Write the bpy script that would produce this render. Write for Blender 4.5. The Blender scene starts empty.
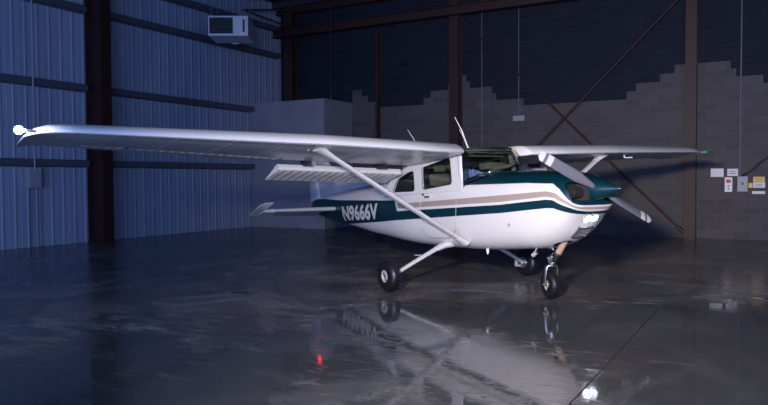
import bpy, bmesh, math, random
from math import sin, cos, pi, radians
from mathutils import Vector, Matrix
random.seed(7)
scene = bpy.context.scene
COL = scene.collection

# ------------------------------------------------------------------ helpers
def new_mat(name, color=(.5, .5, .5), rough=.5, metal=0., spec=.5, coat=0., emit=None, estr=0., coat_rough=.08):
    m = bpy.data.materials.new(name); m.use_nodes = True
    b = m.node_tree.nodes['Principled BSDF']
    b.inputs['Base Color'].default_value = (*color, 1)
    b.inputs['Roughness'].default_value = rough
    b.inputs['Metallic'].default_value = metal
    b.inputs['Specular IOR Level'].default_value = spec
    b.inputs['Coat Weight'].default_value = coat
    b.inputs['Coat Roughness'].default_value = coat_rough
    if emit:
        b.inputs['Emission Color'].default_value = (*emit, 1)
        b.inputs['Emission Strength'].default_value = estr
    return m

class NT:
    """tiny node helper"""
    def __init__(s, m): s.t = m.node_tree; s.b = s.t.nodes['Principled BSDF']
    def n(s, typ, **kw):
        nd = s.t.nodes.new(typ)
        for k, v in kw.items(): setattr(nd, k, v)
        return nd
    def l(s, a, b): s.t.links.new(a, b)
    def math(s, op, a, b=None, clamp=False):
        nd = s.n('ShaderNodeMath', operation=op); nd.use_clamp = clamp
        for i, v in enumerate((a, b)):
            if v is None: continue
            if isinstance(v, (int, float)): nd.inputs[i].default_value = v
            else: s.l(v, nd.inputs[i])
        return nd.outputs[0]
    def mix(s, fac, a, b):
        nd = s.n('ShaderNodeMix', data_type='RGBA')
        for sock, v in ((nd.inputs[0], fac), (nd.inputs[6], a), (nd.inputs[7], b)):
            if isinstance(v, (int, float)): sock.default_value = v
            elif isinstance(v, tuple): sock.default_value = (*v, 1)
            else: s.l(v, sock)
        return nd.outputs[2]
    def noise(s, vec, scale, detail=4, rough=.55, dist=0.):
        nd = s.n('ShaderNodeTexNoise'); nd.inputs['Scale'].default_value = scale
        nd.inputs['Detail'].default_value = detail; nd.inputs['Roughness'].default_value = rough
        nd.inputs['Distortion'].default_value = dist
        if vec is not None: s.l(vec, nd.inputs['Vector'])
        return nd.outputs['Fac']
    def ramp(s, fac, stops, interp='LINEAR'):
        nd = s.n('ShaderNodeValToRGB'); cr = nd.color_ramp; cr.interpolation = interp
        while len(cr.elements) < len(stops): cr.elements.new(.5)
        for e, (p, c) in zip(cr.elements, stops):
            e.position = p
            if isinstance(c, (int, float)): c = (c, c, c)
            e.color = (*c, 1)
        s.l(fac, nd.inputs[0]); return nd.outputs[0]
    def curve(s, fac, pts):
        nd = s.n('ShaderNodeFloatCurve'); c = nd.mapping.curves[0]
        c.points[0].location = pts[0]; c.points[1].location = pts[-1]
        for p in pts[1:-1]: c.points.new(*p)
        for p in c.points: p.handle_type = 'VECTOR'
        nd.mapping.update(); s.l(fac, nd.inputs['Value']); return nd.outputs[0]
    def bump(s, h, strength=.3, dist=.02):
        nd = s.n('ShaderNodeBump'); nd.inputs['Strength'].default_value = strength
        nd.inputs['Distance'].default_value = dist; s.l(h, nd.inputs['Height'])
        s.l(nd.outputs[0], s.b.inputs['Normal']); return nd
    def obj(s):
        tc = s.n('ShaderNodeTexCoord'); sp = s.n('ShaderNodeSeparateXYZ')
        s.l(tc.outputs['Object'], sp.inputs[0]); return tc.outputs['Object'], sp.outputs
    def comb(s, x, y, z=0.):
        nd = s.n('ShaderNodeCombineXYZ')
        for i, v in enumerate((x, y, z)):
            if isinstance(v, (int, float)): nd.inputs[i].default_value = v
            else: s.l(v, nd.inputs[i])
        return nd.outputs[0]

def link(name, bm, mats, parent=None, smooth=False, angle=None, recalc=True):
    if recalc: bmesh.ops.recalc_face_normals(bm, faces=bm.faces)
    me = bpy.data.meshes.new(name); bm.to_mesh(me); bm.free()
    for m in (mats if isinstance(mats, (list, tuple)) else [mats]): me.materials.append(m)
    if smooth:
        for p in me.polygons: p.use_smooth = True
        if angle: me.set_sharp_from_angle(angle=radians(angle))
    o = bpy.data.objects.new(name, me); COL.objects.link(o)
    if parent: o.parent = parent
    return o

def empty(name, loc=(0, 0, 0), rot=(0, 0, 0)):
    o = bpy.data.objects.new(name, None); COL.objects.link(o)
    o.location = loc; o.rotation_euler = rot; o.empty_display_size = .2
    return o
def tag(o, label=None, cat=None, group=None, kind=None):
    for k, v in (('label', label), ('category', cat), ('group', group), ('kind', kind)):
        if v: o[k] = v
    return o

def box(bm, lo, hi, bev=0., mi=0, M=None):
    r = bmesh.ops.create_cube(bm, size=1)
    vs = r['verts']
    for v in vs:
        v.co = Vector([lo[i] + (v.co[i] + .5) * (hi[i] - lo[i]) for i in range(3)])
    fs = set(f for v in vs for f in v.link_faces)
    if bev:
        es = list(set(e for v in vs for e in v.link_edges))
        rr = bmesh.ops.bevel(bm, geom=es, offset=bev, segments=2, profile=.6, affect='EDGES')
        fs = set(rr['faces']) | set(f for f in fs if f.is_valid)
        vs = list(set(v for f in fs for v in f.verts) | set(v for v in vs if v.is_valid))
    for f in fs:
        if f.is_valid: f.material_index = mi
    if M:
        for v in vs: v.co = M @ v.co
    return vs

def lathe(bm, prof, origin, axis, n=32, mi=0, cap=True):
    """prof: list of (t along axis, r)"""
    a = Vector(axis).normalized(); u = a.orthogonal().normalized(); w = a.cross(u); o = Vector(origin)
    rings = []
    for t, r in prof:
        if r < 1e-5: rings.append([bm.verts.new(o + a * t)])
        else: rings.append([bm.verts.new(o + a * t + (u * cos(2 * pi * k / n) + w * sin(2 * pi * k / n)) * r) for k in range(n)])
    for A, B in zip(rings, rings[1:]):
        for k in range(n):
            k2 = (k + 1) % n
            if len(A) == 1 and len(B) == 1: continue
            if len(A) == 1: f = bm.faces.new((A[0], B[k], B[k2]))
            elif len(B) == 1: f = bm.faces.new((A[k], A[k2], B[0]))
            else: f = bm.faces.new((A[k], A[k2], B[k2], B[k]))
            f.material_index = mi
    if cap:
        for R_ in (rings[0], rings[-1]):
            if len(R_) > 2:
                f = bm.faces.new(R_); f.material_index = mi

def tube(bm, pts, rad, n=12, mi=0, flat=None):
    """swept tube; rad scalar or list; flat=(dir, sx, sy) elliptical section with sx along dir"""
    pts = [Vector(p) for p in pts]
    rads = rad if isinstance(rad, (list, tuple)) else [rad] * len(pts)
    rings = []
    for i, p in enumerate(pts):
        d = (pts[min(i + 1, len(pts) - 1)] - pts[max(i - 1, 0)]).normalized()
        if flat:
            u = (Vector(flat[0]) - d * Vector(flat[0]).dot(d)).normalized()
        else:
            ref = Vector((0, 0, 1)) if abs(d.z) < .9 else Vector((1, 0, 0))
            u = (ref - d * ref.dot(d)).normalized()
        w = d.cross(u)
        sx, sy = (flat[1], flat[2]) if flat else (1, 1)
        rings.append([bm.verts.new(p + (u * cos(2 * pi * k / n) * sx + w * sin(2 * pi * k / n) * sy) * rads[i]) for k in range(n)])
    for A, B in zip(rings, rings[1:]):
        for k in range(n):
            f = bm.faces.new((A[k], A[(k + 1) % n], B[(k + 1) % n], B[k])); f.material_index = mi
    for R_ in (rings[0], rings[-1]):
        f = bm.faces.new(R_); f.material_index = mi

def skin_rings(bm, rings, closed=True, cap=True, mi=0):
    V = [[bm.verts.new(p) for p in r] for r in rings]
    n = len(V[0])
    for A, B in zip(V, V[1:]):
        for k in range(n if closed else n - 1):
            q = (A[k], A[(k + 1) % n], B[(k + 1) % n], B[k])
            try: bm.faces.new(q).material_index = mi
            except ValueError: pass
    if cap and closed:
        for r in (V[0], V[-1]):
            try: bm.faces.new(r).material_index = mi
            except ValueError: pass
    return V

def boolean(o, cutter, solver='EXACT'):
    md = o.modifiers.new('cut', 'BOOLEAN'); md.object = cutter; md.operation = 'DIFFERENCE'; md.solver = solver
    try: md.material_mode = 'TRANSFER'
    except Exception: pass
    bpy.context.view_layer.update()
    dg = bpy.context.evaluated_depsgraph_get()
    me = bpy.data.meshes.new_from_object(o.evaluated_get(dg))
    o.modifiers.clear(); old = o.data; o.data = me
    bpy.data.objects.remove(cutter)

# ------------------------------------------------------------------ materials
white = new_mat('white_paint', (.54, .52, .505), .3, coat=.3)
wing_white = new_mat('wing_white_paint', (.62, .62, .62), .32, coat=.15)
teal = new_mat('teal_paint', (.001, .020, .027), .3, coat=.15)
beige = new_mat('beige_paint', (.36, .29, .24), .35)
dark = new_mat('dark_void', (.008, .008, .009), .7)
rubber = new_mat('black_rubber', (.006, .006, .007), .4)
chrome = new_mat('chrome', (.75, .72, .68), .12, metal=1)
alu = new_mat('brushed_aluminium', (.55, .55, .56), .35, metal=1)
hubm = new_mat('wheel_hub_paint', (.34, .31, .3), .4)
blade_m = new_mat('grey_blade_paint', (.13, .13, .16), .4)
lining_m = new_mat('cabin_lining', (.07, .055, .045), .8)
engine_m = new_mat('engine_casting', (.04, .04, .042), .35, metal=.6)
strut_m = new_mat('warm_reflection_strut', (.42, .29, .2), .25, metal=.2, coat=.3)  # chrome strut; the warm reflection on it is put into the base colour
louvre_m = new_mat('dark_louvre', (.06, .06, .065), .5)
tan = new_mat('tan_cloth', (.42, .31, .2), .85)
panelm = new_mat('black_plastic', (.015, .015, .017), .5)
antm = new_mat('antenna_white', (.75, .75, .75), .4)
redlens = new_mat('red_lens', (.5, .01, .01), .2, emit=(1, .02, .02), estr=9)
strobe_m = new_mat('strobe_lens', (.9, .9, 1), .2, emit=(.75, .85, 1), estr=500)
land_m = new_mat('landing_lamp', (.9, .9, 1), .2, emit=(.72, .82, 1), estr=14)
greenlens = new_mat('green_lens', (.02, .3, .1), .2)
corr_m = new_mat('flap_paint', (.6, .59, .55), .4)

glass = bpy.data.materials.new('tinted_glass'); glass.use_nodes = True
g = glass.node_tree; g.nodes.clear()
out = g.nodes.new('ShaderNodeOutputMaterial'); mx = g.nodes.new('ShaderNodeMixShader')
tr = g.nodes.new('ShaderNodeBsdfTransparent'); gl = g.nodes.new('ShaderNodeBsdfGlossy'); fr = g.nodes.new('ShaderNodeLayerWeight')
tr.inputs[0].default_value = (.62, .68, .68, 1); gl.inputs['Roughness'].default_value = .03; fr.inputs[0].default_value = .5
pw = g.nodes.new('ShaderNodeMath'); pw.operation = 'POWER'; pw.inputs[1].default_value = 3.5; ml = g.nodes.new('ShaderNodeMath'); ml.operation = 'MULTIPLY_ADD'; ml.inputs[1].default_value = .35; ml.inputs[2].default_value = .035
g.links.new(fr.outputs['Facing'], pw.inputs[0]); g.links.new(pw.outputs[0], ml.inputs[0]); g.links.new(ml.outputs[0], mx.inputs[0]); g.links.new(tr.outputs[0], mx.inputs[1]); g.links.new(gl.outputs[0], mx.inputs[2]); g.links.new(mx.outputs[0], out.inputs[0])

# --- fuselage livery: bands follow curves z(x) in the aeroplane's own coordinates (x stored +1.46)
def X01(x): return (x + 6.6) / 8.2
livery = new_mat('fuselage_livery', (.8, .8, .8), .3, coat=.2)
t = NT(livery); vec, xyz = t.obj()
xo = t.math('SUBTRACT', xyz[0], 1.46)
xn = t.math('DIVIDE', t.math('ADD', xo, 6.6), 8.2, True)
zn = t.math('DIVIDE', xyz[2], 2.0)
def band(lo, hi, x0=None, x1=None):
    a = t.curve(xn, [(X01(x), z / 2) for x, z in lo]); b = t.curve(xn, [(X01(x), z / 2) for x, z in hi])
    m = t.math('MULTIPLY', t.math('GREATER_THAN', zn, a), t.math('LESS_THAN', zn, b))
    if x0 is not None: m = t.math('MULTIPLY', m, t.math('GREATER_THAN', xo, x0))
    if x1 is not None: m = t.math('MULTIPLY', m, t.math('LESS_THAN', xo, x1))
    return m
teal_lo = [(-6.6, .85), (-4.3, .905), (-3.0, .93), (-2.5, .95), (-.12, 1.01), (.62, 1.05), (.72, 1.045), (.9, .97), (.98, .94), (1.05, .94), (1.6, .94)]
teal_hi = [(-6.6, 1.42), (-5.2, 1.385), (-4.6, 1.34), (-2.65, 1.265), (-2.44, 1.262), (-2.38, 1.09), (-.12, 1.115), (.62, 1.15), (.72, 1.14), (.9, 1.04), (.97, .985), (1.05, .985), (1.6, .985)]
bei_lo = [(-6.6, 1.13), (-2.4, 1.13), (-.12, 1.15), (.62, 1.185), (.74, 1.165), (.9, 1.07), (.97, 1.01), (1.6, 1.01)]
bei_hi = [(-6.6, 1.2), (-2.4, 1.2), (-.12, 1.235), (.62, 1.25), (.76, 1.22), (.9, 1.115), (.97, 1.04), (1.6, 1.04)]
top_lo = [(-6.6, 1.4), (-.9, 1.405), (.3, 1.365), (.7, 1.335), (.8, 1.27), (.87, 1.19), (.94, 1.1), (.98, 1.06), (1.6, 1.06)]
top_hi = [(-6.6, 1.99), (1.6, 1.99)]
mt = t.math('MAXIMUM', band(teal_lo, teal_hi), band(top_lo, top_hi, x0=-.86))
mb = band(bei_lo, bei_hi, x0=-2.36)
c1 = t.mix(mb, (.54, .52, .505), (.27, .22, .195)); c2 = t.mix(mt, c1, (.001, .020, .030))
t.l(c2, t.b.inputs['Base Color'])
# panel seams as faint grooves at a few stations
seam = None
for sx in (-4.9, -4.1, -3.35, -.02, .66):
    d = t.math('LESS_THAN', t.math('ABSOLUTE', t.math('SUBTRACT', xo, sx)), .004)
    seam = d if seam is None else t.math('MAXIMUM', seam, d)
t.bump(t.math('SUBTRACT', 1., seam), .5, .004)

# --- floor
floor_m = new_mat('wet_concrete', (.1, .1, .1), .3)
t = NT(floor_m); vec, xyz = t.obj()
big = t.noise(vec, .16, 5, .55, .6); mid = t.noise(vec, .7, 7, .65, 1.2); fine = t.noise(vec, 9, 5, .6)
mp = t.n('ShaderNodeMapping'); mp.inputs['Scale'].default_value = (1, 2.4, 1); mp.inputs['Rotation'].default_value = (0, 0, .5); t.l(vec, mp.inputs[0])
streak = t.noise(mp.outputs[0], 1.3, 8, .68, 1.6)
near = t.math('MULTIPLY', t.math('SUBTRACT', 8.7, t.math('ADD', t.math('MULTIPLY', xyz[0], -.495), t.math('MULTIPLY', xyz[1], .869))), .16)
near = t.math('MINIMUM', t.math('MAXIMUM', near, -.16), .13)
left_dry = t.math('MULTIPLY', t.math('SUBTRACT', -3.9, xyz[0]), .5, True)
near = t.math('SUBTRACT', near, t.math('MULTIPLY', left_dry, .14))
wet = t.ramp(t.math('ADD', near, t.math('ADD', t.math('MULTIPLY', big, .45), t.math('MULTIPLY', streak, .55))), [(.47, 0.), (.56, 1.)])
dust = t.ramp(mid, [(.36, (.045, .05, .064)), (.47, (.08, .086, .10)), (.53, (.125, .13, .143)), (.64, (.24, .245, .26))])
rust = t.ramp(t.noise(vec, .33, 7, .65, .8), [(.46, 0.), (.58, 1.)])
c = t.mix(t.math('MULTIPLY', rust, .5), dust, (.15, .11, .085))
c = t.mix(t.math('MULTIPLY', wet, .85), c, (.035, .038, .045))
# control joints
jx = t.math('MULTIPLY', t.math('LESS_THAN', t.math('ABSOLUTE', t.math('ADD', xyz[0], t.math('ADD', 1.2, t.math('MULTIPLY', fine, .03)))), .008), t.math('LESS_THAN', xyz[1], 8.6))
jy = t.math('MULTIPLY', t.math('LESS_THAN', t.math('ABSOLUTE', t.math('SUBTRACT', xyz[1], 8.6)), .008), t.math('GREATER_THAN', xyz[0], -1.25))
joint = t.math('MAXIMUM', jx, jy)
c = t.mix(t.math('MULTIPLY', joint, .75), c, (.01, .01, .012))
t.l(c, t.b.inputs['Base Color'])
fl = t.noise(mp.outputs[0], 5.5, 8, .7, 1.0)
rg = t.math('ADD', t.math('ADD', t.ramp(wet, [(0., .11), (1., .02)]), t.math('MULTIPLY', left_dry, .10)), t.math('MULTIPLY', t.ramp(fl, [(.53, 0.), (.565, .16)]), t.ramp(mid, [(.42, .25), (.52, 1.)])))
rg2 = t.math('ADD', t.math('MULTIPLY', rg, 1.), t.math('MULTIPLY', t.math('MULTIPLY', fine, mid), .03))
t.l(t.math('ADD', rg2, t.math('MULTIPLY', joint, .4)), t.b.inputs['Roughness'])
t.b.inputs['IOR'].default_value = 1.36
h = t.math('ADD', t.math('MULTIPLY', fine, .25), t.math('MULTIPLY', streak, .75))
rip = t.noise(vec, 2.6, 6, .62, .8)
t.bump(t.math('SUBTRACT', t.math('ADD', t.math('MULTIPLY', t.math('ADD', h, fl), t.math('SUBTRACT', 1.1, wet)), t.math('MULTIPLY', rip, .7)), joint), .06, .02)

# --- block wall with painted upper part
block_m = new_mat('painted_blockwork', (.1, .1, .1), .8, spec=.25)
t = NT(block_m); vec, xyz = t.obj()
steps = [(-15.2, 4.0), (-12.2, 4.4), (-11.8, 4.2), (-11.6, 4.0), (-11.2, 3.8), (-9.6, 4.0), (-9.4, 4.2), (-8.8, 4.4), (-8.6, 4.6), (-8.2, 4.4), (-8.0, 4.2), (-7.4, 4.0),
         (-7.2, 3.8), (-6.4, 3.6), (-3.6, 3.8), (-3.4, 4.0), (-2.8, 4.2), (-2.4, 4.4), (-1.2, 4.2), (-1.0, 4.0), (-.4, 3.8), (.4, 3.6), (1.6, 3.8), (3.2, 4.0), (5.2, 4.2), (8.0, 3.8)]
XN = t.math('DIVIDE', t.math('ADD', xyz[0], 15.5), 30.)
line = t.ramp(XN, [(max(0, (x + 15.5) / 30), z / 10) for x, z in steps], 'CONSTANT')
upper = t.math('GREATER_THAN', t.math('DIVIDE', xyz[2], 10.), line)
br = t.n('ShaderNodeTexBrick'); br.offset = .5
t.l(t.comb(xyz[0], xyz[2]), br.inputs['Vector'])
br.inputs['Scale'].default_value = 1; br.inputs['Brick Width'].default_value = .4; br.inputs['Row Height'].default_value = .2
br.inputs['Mortar Size'].default_value = .009; br.inputs['Mortar Smooth'].default_value = .2; br.inputs['Bias'].default_value = 0
br.inputs['Color1'].default_value = (.070, .064, .068, 1); br.inputs['Color2'].default_value = (.096, .087, .092, 1); br.inputs['Mortar'].default_value = (.125, .116, .12, 1)
bu = t.n('ShaderNodeTexBrick'); bu.offset = .5
t.l(t.comb(xyz[0], xyz[2]), bu.inputs['Vector'])
bu.inputs['Scale'].default_value = 1; bu.inputs['Brick Width'].default_value = .4; bu.inputs['Row Height'].default_value = .2
bu.inputs['Mortar Size'].default_value = .009
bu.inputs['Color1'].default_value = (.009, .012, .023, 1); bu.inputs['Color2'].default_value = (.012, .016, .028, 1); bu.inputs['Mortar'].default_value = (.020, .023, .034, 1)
nz = t.noise(vec, 1.2, 5)
lowc = t.mix(t.math('MULTIPLY', nz, .5), br.outputs['Color'], (.075, .068, .073))
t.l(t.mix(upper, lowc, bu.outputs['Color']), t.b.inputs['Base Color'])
t.bump(t.math('SUBTRACT', t.math('MULTIPLY', t.noise(vec, 30, 3), .3), br.outputs['Fac']), .6, .01)

metal_wall = new_mat('ribbed_metal_wall', (.30, .33, .40), .6, spec=.25)
t = NT(metal_wall); vec, xyz = t.obj()
nz = t.noise(t.comb(t.math('MULTIPLY', xyz[1], 1.), t.math('MULTIPLY', xyz[2], .15)), 2.2, 4)
t.l(t.ramp(nz, [(.3, (.27, .31, .40)), (.7, (.35, .39, .46))]), t.b.inputs['Base Color'])
primer = new_mat('red_oxide_primer', (.030, .008, .007), .6)
primer_b = new_mat('red_oxide_brace', (.045, .013, .011), .6)
girt_m = new_mat('galvanised_girt', (.12, .125, .15), .45, metal=.3)
ceil_m = new_mat('dark_roof_deck', (.02, .022, .028), .8)
plaster = new_mat('plain_partition', (.3, .3, .33), .8)
t = NT(plaster); vec, xyz = t.obj()
t.l(t.ramp(t.noise(vec, 1.5, 4), [(.3, (.20, .20, .235)), (.7, (.25, .25, .28))]), t.b.inputs['Base Color'])
heater_m = new_mat('cream_enamel', (.62, .62, .62), .4)
grey_box = new_mat('grey_enamel', (.3, .32, .34), .5)
sign_white = new_mat('white_placard', (.75, .72, .74), .6)
sign_yellow = new_mat('yellow_placard', (.75, .5, .03), .5)
sign_dark = new_mat('dark_print', (.04, .04, .05), .6)
red_print = new_mat('red_print', (.5, .06, .05), .6)
cable_m = new_mat('black_cable', (.02, .02, .022), .6)
pvc = new_mat('pale_conduit', (.13, .16, .2), .5)
dash_m = new_mat('red_floor_dash', (.28, .05, .06), .6)  # red of the short dashes on the floor

# ------------------------------------------------------------------ setting
XL, YB, ZC, XR, YF = -15.0, 19.2, 7.5, 12.0, -6.0
bm = bmesh.new(); box(bm, (XL - .3, YF, -.2), (XR + .3, YB + .3, 0)); tag(link('floor', bm, floor_m), kind='structure')
bm = bmesh.new(); box(bm, (XL - .3, YF, ZC), (XR + .3, YB + .3, ZC + .15))
for k in range(18):
    y = YF + .6 + k * 1.42; box(bm, (XL, y, ZC - .2), (XR, y + .07, ZC))
tag(link('ceiling', bm, ceil_m), kind='structure')
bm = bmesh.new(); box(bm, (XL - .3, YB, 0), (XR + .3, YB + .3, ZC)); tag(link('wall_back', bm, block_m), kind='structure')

def ribbed(x0, y0, y1, sgn):
    """sheet wall profile in plan, ribs every 0.305 m, thickness behind"""
    pts = []; y = y0
    while y < y1 - .31:
        pts += [(0, y), (0, y + .10), (.004, y + .105), (.004, y + .125), (0, y + .13), (0, y + .225), (.013, y + .25), (.013, y + .28), (0, y + .305)]
        y += .305
    pts += [(0, y1)]
    bm = bmesh.new(); fr_ = []; top = []
    for d, yy in pts:
        fr_.append(bm.verts.new((x0 + sgn * d, yy, 0))); top.append(bm.verts.new((x0 + sgn * d, yy, ZC)))
    b0 = bm.verts.new((x0 - sgn * .15, y1, 0)); b1 = bm.verts.new((x0 - sgn * .15, y1, ZC)); b2 = bm.verts.new((x0 - sgn * .15, y0, 0)); b3 = bm.verts.new((x0 - sgn * .15, y0, ZC))
    for i in range(len(fr_) - 1):
        try: bm.faces.new((fr_[i], fr_[i + 1], top[i + 1], top[i]))
        except ValueError: pass
    bm.faces.new((fr_[-1], b0, b1, top[-1])); bm.faces.new((b0, b2, b3, b1)); bm.faces.new((b2, fr_[0], top[0], b3))
    return bm
tag(link('wall_left', ribbed(XL, YF, YB, 1), metal_wall), kind='structure')
tag(link('wall_right', ribbed(XR, YF, YB, -1), metal_wall), kind='structure')

# ------------------------------------------------------------------ steel frame
def ibeam(a, b, depth, flange, tf=.018, tw=.012, up=(0, 0, 1)):
    """I section from a to b; 'up' is the web direction"""
    a, b = Vector(a), Vector(b); d = (b - a); L = d.length; d.normalize()
    u = Vector(up); u = (u - d * u.dot(d)).normalized(); w = d.cross(u)
    M = Matrix((( w.x, u.x, d.x, a.x), (w.y, u.y, d.y, a.y), (w.z, u.z, d.z, a.z), (0, 0, 0, 1)))
    bm = bmesh.new()
    box(bm, (-flange / 2, -depth / 2, 0), (flange / 2, -depth / 2 + tf, L), M=M)
    box(bm, (-flange / 2, depth / 2 - tf, 0), (flange / 2, depth / 2, L), M=M)
    box(bm, (-tw / 2, -depth / 2 + tf - .002, 0), (tw / 2, depth / 2 - tf + .002, L), M=M)
    return bm
def column(loc, depth, flange, web, label, group=None, m=primer, H=ZC - .2):
    r = empty('steel_column', loc); tag(r, label, 'column', group)
    o = link('shaft', ibeam((0, 0, .02), (0, 0, H), depth, flange, up=web), m, r)
    bm = bmesh.new(); hx = (depth if web[0] else flange) / 2 + .01; hy = (depth if web[1] else flange) / 2 + .01
    box(bm, (-hx, -hy, 0), (hx, hy, .025)); 
    for sx in (-1, 1):
        for sy in (-1, 1): lathe(bm, [(0, .014), (.03, .014)], (sx * hx * .55, sy * (hy - .03), .025), (0, 0, 1), 6)
    link('base_plate', bm, m, r); return r
column((XL + .33, 11.52, 0), .58, .30, (1, 0, 0), 'dark red deep steel column standing against the blue ribbed metal wall')
column((XL + .33, 3.9, 0), .58, .30, (1, 0, 0), 'dark red steel column on the metal wall nearest the open front')
column((XL + .62, YB - .22, 0), .36, .34, (0, 1, 0), 'dark steel column in the corner behind the pale partition')
column((-8.38, YB - .17, 0), .30, .30, (0, 1, 0), 'dark steel column on the block wall behind the cockpit antennas')
column((-1.96, YB - .17, 0), .30, .26, (0, 1, 0), 'red-brown steel column on the block wall behind the far wing tip')
column((4.46, YB - .17, 0), .30, .26, (0, 1, 0), 'red-brown steel column on the block wall right of the electrical boxes')
tag(link('steel_post', ibeam((-11.1, YB - .08, 0), (-11.1, YB - .08, 6.2), .14, .10, up=(0, 1, 0)), primer), 'slim dark steel post on the block wall beside the partition', 'post')
# beams
tag(link('steel_beam', ibeam((XL + .05, YB - .48, 6.42), (XR - .1, YB - .48, 6.42), .26, .2), primer), 'dark horizontal steel beam running in front of the painted block wall', 'beam')
tag(link('eave_beam', ibeam((XL + .05, YB - .3, 7.2), (XR - .1, YB - .3, 7.2), .24, .18), primer), 'upper dark steel beam just under the roof along the block wall', 'beam')
tag(link('roof_beam', ibeam((XL + .04, 11.52, 6.98), (XR - .04, 11.52, 6.98), .6, .25), primer), 'deep dark roof beam spanning from the red column on the metal wall', 'beam')
tag(link('roof_beam', ibeam((XL + .04, 3.9, 6.98), (XR - .04, 3.9, 6.98), .6, .25), primer), 'deep dark roof beam nearest the open front', 'beam')
# girts (cold-formed channel) per bay
def girt(y0, y1, z, label, x=XL + .0131):
    bm = bmesh.new()
    box(bm, (x, y0, z - .08), (x + .012, y1, z + .10)); box(bm, (x, y0, z + .09), (x + .17, y1, z + .10)); box(bm, (x + .158, y0, z - .05), (x + .17, y1, z + .10))
    return tag(link('steel_girt', bm, girt_m), label, 'girt')
hn = {1.93: 'lowest', 3.78: 'second', 5.7: 'third', 6.6: 'topmost'}
for z in (1.93, 3.78, 5.7, 6.6):
    girt(11.68, 17.55 if z < 4 else 18.98, z, f'{hn[z]} horizontal steel rail on the ribbed wall between red column and corner')
    girt(4.1, 11.34, z, f'{hn[z]} horizontal steel rail on the ribbed wall left of the red column')
# X bracing
def rod(name, a, b, r, m, label, cat, grp=None):
    bm = bmesh.new(); tube(bm, [a, b], r, 8); return tag(link(name, bm, m, smooth=True, angle=40), label, cat, grp)
def brace(a, b, label):
    a, b = Vector(a), Vector(b)
    r = empty('cross_brace', a); tag(r, label, 'brace')
    bm = bmesh.new(); tube(bm, [(0, 0, 0), b - a], .03, 8); link('rod', bm, primer_b, r, True, 40)
    d = (b - a).normalized()
    for p in (Vector((0, 0, 0)), b - a - d * .22):
        bm = bmesh.new(); tube(bm, [p, p + d * .22], .05, 6); link('clevis', bm, primer_b, r)
brace((-8.2, YB - .12, 6.2), (-2.1, YB - .12, .12), 'diagonal steel brace running down to the foot of the red-brown column')
brace((-8.2, YB - .22, .12), (-2.1, YB - .22, 6.2), 'diagonal steel brace rising towards the top of the red-brown column')
# corner knee struts
bm = bmesh.new(); tube(bm, [(XL + .05, 17.2, 6.95), (XL + 1.0, YB - .5, 6.5)], .03, 8); tube(bm, [(XL + .05, 17.2, 6.95), (XL + 1.2, YB - .5, 7.1)], .03, 8)
tag(link('knee_strut', bm, primer), 'thin dark forked strut under the roof near the corner', 'strut')

# ------------------------------------------------------------------ partition block in the corner
bm = bmesh.new(); box(bm, (XL + .05, 17.6, 0), (-12.12, YB - .002, 3.97))
pr = empty('partition_room', (0, 0, 0)); tag(pr, 'plain pale boxed-in corner room with a flat top', 'room')
link('room_wall', bm, plaster, pr)
bm = bmesh.new(); box(bm, (XL + .05, 17.58, 3.97), (-12.10, YB - .002, 4.0)); link('roof_cap', bm, plaster, pr)
bm = bmesh.new(); tube(bm, [(-12.45, 18.5, 4.0), (-12.45, 18.5, 7.45)], .02, 10); tube(bm, [(-12.45, 18.5, 4.0), (-12.45, 18.5, 4.2)], .07, 10)
tag(link('vent_pipe', bm, primer, smooth=True, angle=40), 'thin pipe rising from the top of the pale corner room', 'pipe')

# ------------------------------------------------------------------ unit heater hung from the roof
R2 = radians(31)
ht = empty('unit_heater', (-13.22, 14.72, 5.42), (0, 0, R2)); tag(ht, 'cream box-shaped unit heater with dark louvres hung high near the corner', 'heater')
bm = bmesh.new(); box(bm, (-.54, -.42, 0), (.54, .62, .54), .02); link('casing', bm, heater_m, ht)
bm = bmesh.new(); box(bm, (-.50, -.425, .06), (.13, -.41, .49)); link('louvre_opening', bm, dark, ht)
for k in range(7):
    bm = bmesh.new(); z = .10 + k * .056
    box(bm, (-.49, -.46, z), (.12, -.425, z + .012)); link('louvre', bm, louvre_m, ht)
bm = bmesh.new(); box(bm, (.17, -.435, .05), (.5, -.415, .5), .008); link('access_panel', bm, heater_m, ht)
bm = bmesh.new(); box(bm, (.40, -.442, .1), (.45, -.43, .44)); link('handle_slot', bm, dark, ht)
for sx in (-.45, .45):
    for sy in (-.35, .38):
        bm = bmesh.new(); tube(bm, [(sx, sy, .53), (sx, sy, ZC - .01 - 5.42)], .012, 6); link('hanger_rod', bm, girt_m, ht)
bm = bmesh.new(); lathe(bm, [(0, .3), (.06, .3), (.06, .1)], (0, .62, .27), (0, 1, 0), 24); link('fan_housing', bm, grey_box, ht, True, 40)

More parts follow.
